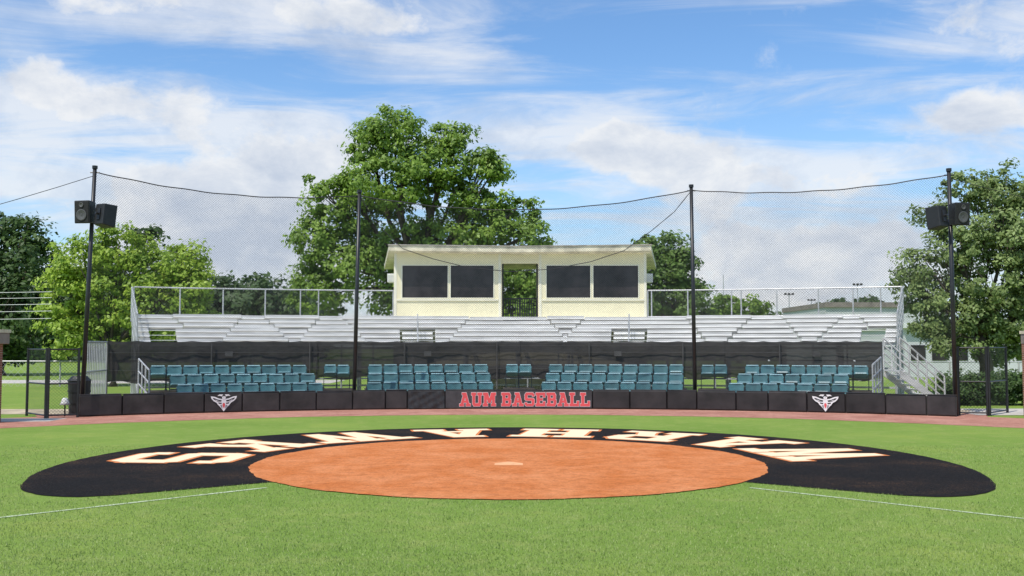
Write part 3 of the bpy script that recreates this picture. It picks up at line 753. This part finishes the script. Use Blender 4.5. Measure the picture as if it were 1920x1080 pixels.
def lpole(u,v,Y,arms):
    e=empty('light_pole',(X(u,Y),Y,0),label='tall slim floodlight pole against the sky',category='light pole',group='distant floodlight poles')
    z=Z(v,Y); x=X(u,Y); mb=MB(); mb.tube([(x,Y,0),(x,Y,z)],.1,8,.05); attach(mb.make('shaft',M['steel']),e)
    if arms:
        mb=MB(); mb.box(x-.5,x+.5,Y-.05,Y+.05,z-.06,z)
        for k in range(3): mb.box(x-.5+k*.4,x-.3+k*.4,Y-.2,Y+.1,z,z+.15)
        attach(mb.make('lamp_head',M['darksteel']),e)
for u,v,Y,a in ((1357,515,120,0),(1480,552,110,1),(1535,540,120,0),(1609,534,110,1),(1652,535,120,0),(1522,563,130,1)): lpole(u,v,Y,a)
for k,v in enumerate((547,558,570,583,597)):
    mb=MB(); pts=[]
    for j in range(11):
        t=j/10; x=-30+t*(X(96,40)+30); pts.append((x,40,Z(v,40)+.25*(1-t)-.15*math.sin(math.pi*t)))
    mb.tube(pts,.009,5); mb.make('power_line',M['whitepaint'],label='thin pale overhead utility wire in front of trees',category='wire',group='overhead utility wires')

# ------------------------------------------------------------------ trees
def leafmesh(name,lobes,clump,dens,leaf,mat,seed,flat=.65,cf=.75):
    r=np.random.default_rng(seed); cs=[];n0=[]
    for (cx,cy,cz,rx,ry,rz) in lobes:
        area=4*math.pi*((rx*ry)**1.6/3+(rx*rz)**1.6/3+(ry*rz)**1.6/3)**(1/1.6)
        n=max(5,int(area/(clump*clump)*cf))
        d=r.normal(size=(n,3)); d/=np.linalg.norm(d,axis=1)[:,None]
        rad=(.5+.58*r.random(n)**.7)[:,None]
        lump=1+.2*np.sin(d[:,0:1]*5+cx)*np.cos(d[:,2:3]*6+cy)
        p=np.array([cx,cy,cz])+d*rad*lump*np.array([rx,ry,rz]); cs.append(p); n0.append(d)
    cs=np.vstack(cs); dd=np.vstack(n0); nc=len(cs)
    cr=clump*(.35+.85*r.random(nc)); cv=r.random(nc)
    idx=np.repeat(np.arange(nc),dens); N=len(idx)
    q=r.normal(size=(N,3)); q/=np.linalg.norm(q,axis=1)[:,None]; q*= (r.random(N)**.45)[:,None]
    q[:,2]*=flat
    P=cs[idx]+q*cr[idx][:,None]
    nrm=q*.8+dd[idx]*.5+r.normal(size=(N,3))*.5+np.array([-.1,-.2,.45]); nrm/=np.linalg.norm(nrm,axis=1)[:,None]
    t=np.cross(nrm,r.normal(size=(N,3))); t/=np.linalg.norm(t,axis=1)[:,None]; b=np.cross(nrm,t)
    s=leaf*(.55+.8*r.random(N))[:,None]
    V=np.stack([P-t*s*.5,P-b*s*.28+nrm*s*.06,P+t*s*.5,P+b*s*.28+nrm*s*.06],1).reshape(-1,3)
    me=bpy.data.meshes.new(name); me.vertices.add(4*N); me.vertices.foreach_set('co',V.astype(np.float32).ravel())
    me.loops.add(4*N); me.loops.foreach_set('vertex_index',np.arange(4*N,dtype=np.int32))
    me.polygons.add(N); me.polygons.foreach_set('loop_start',np.arange(0,4*N,4,dtype=np.int32)); me.polygons.foreach_set('loop_total',np.full(N,4,dtype=np.int32))
    at=me.attributes.new('leafvar','FLOAT','FACE'); at.data.foreach_set('value',np.clip(.5*cv[idx]+.5*r.random(N),0,1).astype(np.float32))
    me.materials.append(mat); me.update(calc_edges=True); me.validate()
    o=bpy.data.objects.new(name,me); COL.objects.link(o); return o
def tree(Y,pl,base_u,trunk_r,clump,dens,leaf,mat,seed,lab,depth=.9,fork=.35,cf=.75):
    sc=Y/F; r=random.Random(seed); lobes=[]
    for (u,v,ru,rv) in pl:
        z=Z(v,Y); rx=ru*sc; lobes.append((X(u,Y),Y+r.uniform(-.5,.5)*rx*depth,z,rx,max(rx,rv*sc)*depth,rv*sc))
    bx=X(base_u,Y); e=empty('tree',(bx,Y,0),label=lab,category='tree')
    attach(leafmesh('crown',lobes,clump,dens,leaf,mat,seed,cf=cf),e)
    mb=MB(); top=max(l[2] for l in lobes); fk=Vector((bx+r.uniform(-.2,.2),Y,top*fork))
    mb.tube([(bx,Y,-.1),(bx+.05,Y,top*fork*.5),fk],trunk_r*1.2,10,trunk_r*.8)
    for l in lobes:
        tgt=Vector(l[:3])+Vector((0,0,l[5]*.3)); m_=fk.lerp(tgt,.5)+Vector((r.uniform(-.4,.4),r.uniform(-.4,.4),r.uniform(-.3,.1)*l[5]))
        mb.tube([fk,m_,tgt],trunk_r*.4,7,trunk_r*.07)
        for _ in range(3):
            q=Vector((l[0]+r.uniform(-.7,.7)*l[3],l[1]+r.uniform(-.7,.7)*l[4],l[2]+r.uniform(-.3,.7)*l[5])); mb.tube([m_,m_.lerp(q,.5)+Vector((0,0,.2)),q],trunk_r*.16,5,trunk_r*.03)
    attach(mb.make('trunk',M['bark'],smooth=True),e)
tree(62,[(735,250,60,44),(690,280,36,44),(800,305,70,55),(845,258,34,26),(905,310,45,30),(928,325,26,22),(735,350,88,45),(850,365,55,38),(612,378,42,46),(590,450,44,50),(660,410,34,42),(640,500,80,60),(730,440,80,60),(830,450,75,50),(970,400,44,38),(1002,445,32,40),(925,430,45,48),(800,540,120,60),(920,540,90,60),(590,550,50,50),(985,520,50,60),(970,585,70,36),(900,360,36,18),(640,350,20,18)],790,.55,.85,80,.27,M['leaf_mid'],3,'tall spreading green pecan tree behind the press box',cf=.85)
tree(46,[(150,490,60,50),(215,465,60,42),(120,560,50,60),(200,560,80,70),(270,510,60,50),(340,490,45,38),(362,535,32,45),(310,580,70,60),(240,620,80,50),(130,630,60,45),(370,590,28,40)],215,.22,.6,75,.2,M['leaf_light'],5,'broad light green leafy tree behind the bleachers',fork=.25)
tree(64,[(30,440,45,35),(-30,450,60,60),(60,480,35,50),(10,520,70,60),(40,580,70,60),(-60,560,80,80),(60,640,60,40),(-20,640,60,40)],5,.4,1.1,75,.34,M['leaf_dark'],6,'dark green tall tree beyond the road',fork=.2)
tree(75,[(1215,470,32,30),(1255,478,42,40),(1288,510,33,45),(1240,550,70,60),(1295,580,35,50),(1200,560,40,60)],1250,.3,1.0,75,.32,M['leaf_shade'],8,'rounded dark green tree behind the bleachers',fork=.3,cf=1)
tree(110,[(1350,575,25,20),(1395,568,30,18),(1420,575,18,18),(1370,592,50,16)],1385,.3,1.2,60,.45,M['leaf_mid'],9,'small green tree in the distance')
tree(125,[(1530,578,14,10),(1590,570,34,10),(1630,568,24,9),(1650,580,28,12)],1600,.3,1.2,60,.5,M['leaf_far'],10,'low distant green tree beyond the bleachers')
tree(38,[(1880,365,58,52),(1830,350,50,32),(1762,405,38,30),(1900,440,80,70),(1790,455,60,50),(1735,500,42,32),(1850,520,80,60),(1760,560,60,45),(1700,520,28,20),(1910,600,70,60),(1820,610,70,50),(1740,605,38,36),(1780,645,40,22),(1960,420,80,90),(1970,560,80,90),(1880,650,60,30)],1845,.24,.5,80,.15,M['leaf_oak'],12,'dense grey-green oak tree beside the gate',fork=.28,cf=.75)
tree(50,[(255,448,26,16),(275,440,14,12)],270,.15,.6,60,.24,M['leaf_dark'],14,'dark green treetop rising behind lighter foliage',fork=.5)
hl=[(X(u,31.5),31.5,.5,.7,.6,.5) for u in range(1795,1960,26)]
o=leafmesh('hedge',hl,.3,70,.1,M['leaf_dark'],21); o['label']='low dark green hedge by the gate'; o['category']='hedge'
wl=[]
for k in range(60):
    u=-250+k*14; Yw=120+random.uniform(-4,10); top=Z(random.uniform(515,540) if u>380 else random.uniform(470,540),Yw)
    wl.append((X(u,Yw),Yw,top*.5,3,3,top*.5))
for k in range(50):
    u=1050+k*22; Yw=135+random.uniform(-4,8); top=Z(random.uniform(588,604),Yw); wl.append((X(u,Yw),Yw,top*.5,3.5,3,top*.5))
o=leafmesh('woodland',wl,1.6,40,.65,M['leaf_far'],22); o['kind']='stuff'; o['label']='distant dark green wood along the horizon'; o['category']='woodland'
r=np.random.default_rng(5); N=130000
yy=7.6+ (r.random(N)**1.4)*11; xx=(r.random(N)*2-1)*(yy*.56)
rr_=np.hypot(xx-HOME[0],yy-HOME[1]); k=rr_>3.97; ang_=np.arctan2(yy-HOME[1],xx-HOME[0])
inring=(rr_<6.88)&((ang_>-cut)|(ang_<-math.pi+cut)); k&=~inring
xx=xx[k];yy=yy[k];N=len(xx)
a=r.random(N)*6.283; h=.01+.02*r.random(N); w=.004
lx=(r.random(N)-.5)*.03; ly=(r.random(N)-.5)*.03
V=np.zeros((N,3,3)); V[:,0]=np.stack([xx-w*np.cos(a),yy-w*np.sin(a),np.zeros(N)],1); V[:,1]=np.stack([xx+w*np.cos(a),yy+w*np.sin(a),np.zeros(N)],1); V[:,2]=np.stack([xx+lx,yy+ly,h],1)
me=bpy.data.meshes.new('grass'); me.vertices.add(3*N); me.vertices.foreach_set('co',V.astype(np.float32).ravel()); me.loops.add(3*N); me.loops.foreach_set('vertex_index',np.arange(3*N,dtype=np.int32))
me.polygons.add(N); me.polygons.foreach_set('loop_start',np.arange(0,3*N,3,dtype=np.int32)); me.polygons.foreach_set('loop_total',np.full(N,3,dtype=np.int32))
at=me.attributes.new('leafvar','FLOAT','FACE'); at.data.foreach_set('value',r.random(N).astype(np.float32))
M['blade']=leafmat('grass_blade',(.17,.25,.05),(.42,.5,.18),2.0); me.materials.append(M['blade']); me.update(calc_edges=True)
o=bpy.data.objects.new('grass',me); COL.objects.link(o); o['kind']='stuff'; o['label']='short mown green grass blades'; o['category']='grass'

# ------------------------------------------------------------------ world
SUN_EL=math.radians(58); SUN_AZ=math.radians(218)
w=bpy.data.worlds.new("World"); scene.world=w; w.use_nodes=True; nt=w.node_tree; nt.nodes.clear()
out=nt.nodes.new('ShaderNodeOutputWorld'); bg=nt.nodes.new('ShaderNodeBackground'); bg.inputs[1].default_value=.145; nt.links.new(bg.outputs[0],out.inputs[0])
sky=nt.nodes.new('ShaderNodeTexSky'); sky.sky_type='NISHITA'; sky.sun_disc=False; sky.sun_elevation=SUN_EL; sky.sun_rotation=SUN_AZ
sky.air_density=1.0; sky.dust_density=.5; sky.ozone_density=1.8
tc=nt.nodes.new('ShaderNodeTexCoord'); D=tc.outputs['Generated']
sep=nt.nodes.new('ShaderNodeSeparateXYZ'); nt.links.new(D,sep.inputs[0])
zc=math2(nt,'ADD',math2(nt,'MAXIMUM',sep.outputs[2],0),.1)
cmb=nt.nodes.new('ShaderNodeCombineXYZ'); nt.links.new(math2(nt,'DIVIDE',sep.outputs[0],zc),cmb.inputs[0]); nt.links.new(math2(nt,'DIVIDE',sep.outputs[1],zc),cmb.inputs[1])
def mapn(vec,sc,loc=(0,0,0),rot=(0,0,0)):
    mp=nt.nodes.new('ShaderNodeMapping'); mp.inputs['Scale'].default_value=sc; mp.inputs['Location'].default_value=loc; mp.inputs['Rotation'].default_value=rot
    nt.links.new(vec,mp.inputs[0]); return mp.outputs[0]
cir=noise(nt,mapn(cmb.outputs[0],(.7,1.5,1),(3,1,0),(0,0,.7)),1.5,8,.62,.9)
cum=noise(nt,mapn(D,(1,1,1.4),(2,5,1)),9,8,.6,.15)
def smooth(x,a,b):
    n=nt.nodes.new('ShaderNodeMapRange'); n.interpolation_type='SMOOTHSTEP'; n.inputs[1].default_value=a; n.inputs[2].default_value=b; nt.links.new(x,n.inputs[0]); return n.outputs[0]
def blob(u,v,ru,rv,wt):
    c=Vector(((u-960)/F,1,(650-v)/F)).normalized()
    n=nt.nodes.new('ShaderNodeVectorMath'); n.operation='SUBTRACT'; nt.links.new(D,n.inputs[0]); n.inputs[1].default_value=c
    m_=nt.nodes.new('ShaderNodeVectorMath'); m_.operation='MULTIPLY'; nt.links.new(n.outputs[0],m_.inputs[0]); m_.inputs[1].default_value=(F/ru,2,F/rv)
    l=nt.nodes.new('ShaderNodeVectorMath'); l.operation='LENGTH'; nt.links.new(m_.outputs[0],l.inputs[0])
    return math2(nt,'MULTIPLY',math2(nt,'SUBTRACT',1,smooth(l.outputs['Value'],0.1,1.3)),wt)
bs=None
for bpar in ((560,290,160,130,.3),(420,340,200,90,.28),(420,460,260,90,.34),(430,5,440,60,.28),(40,180,120,90,.24),(300,180,260,80,.2),(1165,275,120,80,.26),(1330,330,160,80,.3),(1550,335,130,50,.26),(1850,215,140,60,.28),(1860,50,200,70,.22),(1550,480,320,100,.3),(1000,260,200,70,.2),(120,350,260,70,.24),(1150,80,260,90,-.18),(1500,215,200,50,-.1),(230,85,260,30,-.1),(750,100,200,60,.04),(960,560,1200,120,.28)):
    q=blob(*bpar); bs=q if bs is None else math2(nt,'ADD',bs,q)
cden=math2(nt,'MULTIPLY',smooth(math2(nt,'ADD',cum,bs),.6,.82),.95)
wden=math2(nt,'MULTIPLY',smooth(math2(nt,'ADD',cir,math2(nt,'MULTIPLY',bs,.8)),.4,.74),.78)
den=math2(nt,'MAXIMUM',cden,wden)
shade=noise(nt,mapn(D,(1,1,1.6),(7,2,4)),12,7,.62,.2)
shade2=math2(nt,'ADD',shade,math2(nt,'MULTIPLY',math2(nt,'ADD',blob(440,450,300,90,1),blob(1550,450,350,100,.8)),-.12))
shade2=math2(nt,'ADD',shade2,math2(nt,'MULTIPLY',smooth(math2(nt,'ADD',cum,bs),.7,.95),-.05))
ccol=ramp(nt,shade2,[(.26,(3.9,4.35,5.15)),(.42,(5.0,5.3,5.8)),(.56,(6.1,6.2,6.35))])
skyc=mixc(nt,1,sky.outputs[0],(.8,1.04,1.24),'MULTIPLY')
hz=math2(nt,'SUBTRACT',1,smooth(sep.outputs[2],.0,.3))
skyc=mixc(nt,math2(nt,'MULTIPLY',hz,.4),skyc,(4.4,5.5,6.4))
fin=mixc(nt,den,skyc,ccol); nt.links.new(fin,bg.inputs[0])
sd=bpy.data.lights.new('sun','SUN'); sd.energy=4.2; sd.angle=math.radians(.6); sd.color=(1,.95,.87)
so=bpy.data.objects.new('sun',sd); COL.objects.link(so)
sv=Vector((math.sin(SUN_AZ)*math.cos(SUN_EL),math.cos(SUN_AZ)*math.cos(SUN_EL),math.sin(SUN_EL)))
so.rotation_euler=sv.to_track_quat('Z','Y').to_euler(); so.location=sv*50
cd=bpy.data.cameras.new('camera'); cd.sensor_width=36; cd.lens=36*F/1920; cd.clip_end=5000
co=bpy.data.objects.new('camera',cd); COL.objects.link(co); co.location=(0,0,CAMH); co.rotation_euler=(math.radians(90+3.32),0,0)
scene.camera=co
scene.view_settings.view_transform='Standard'; scene.view_settings.look='None'; scene.view_settings.exposure=0
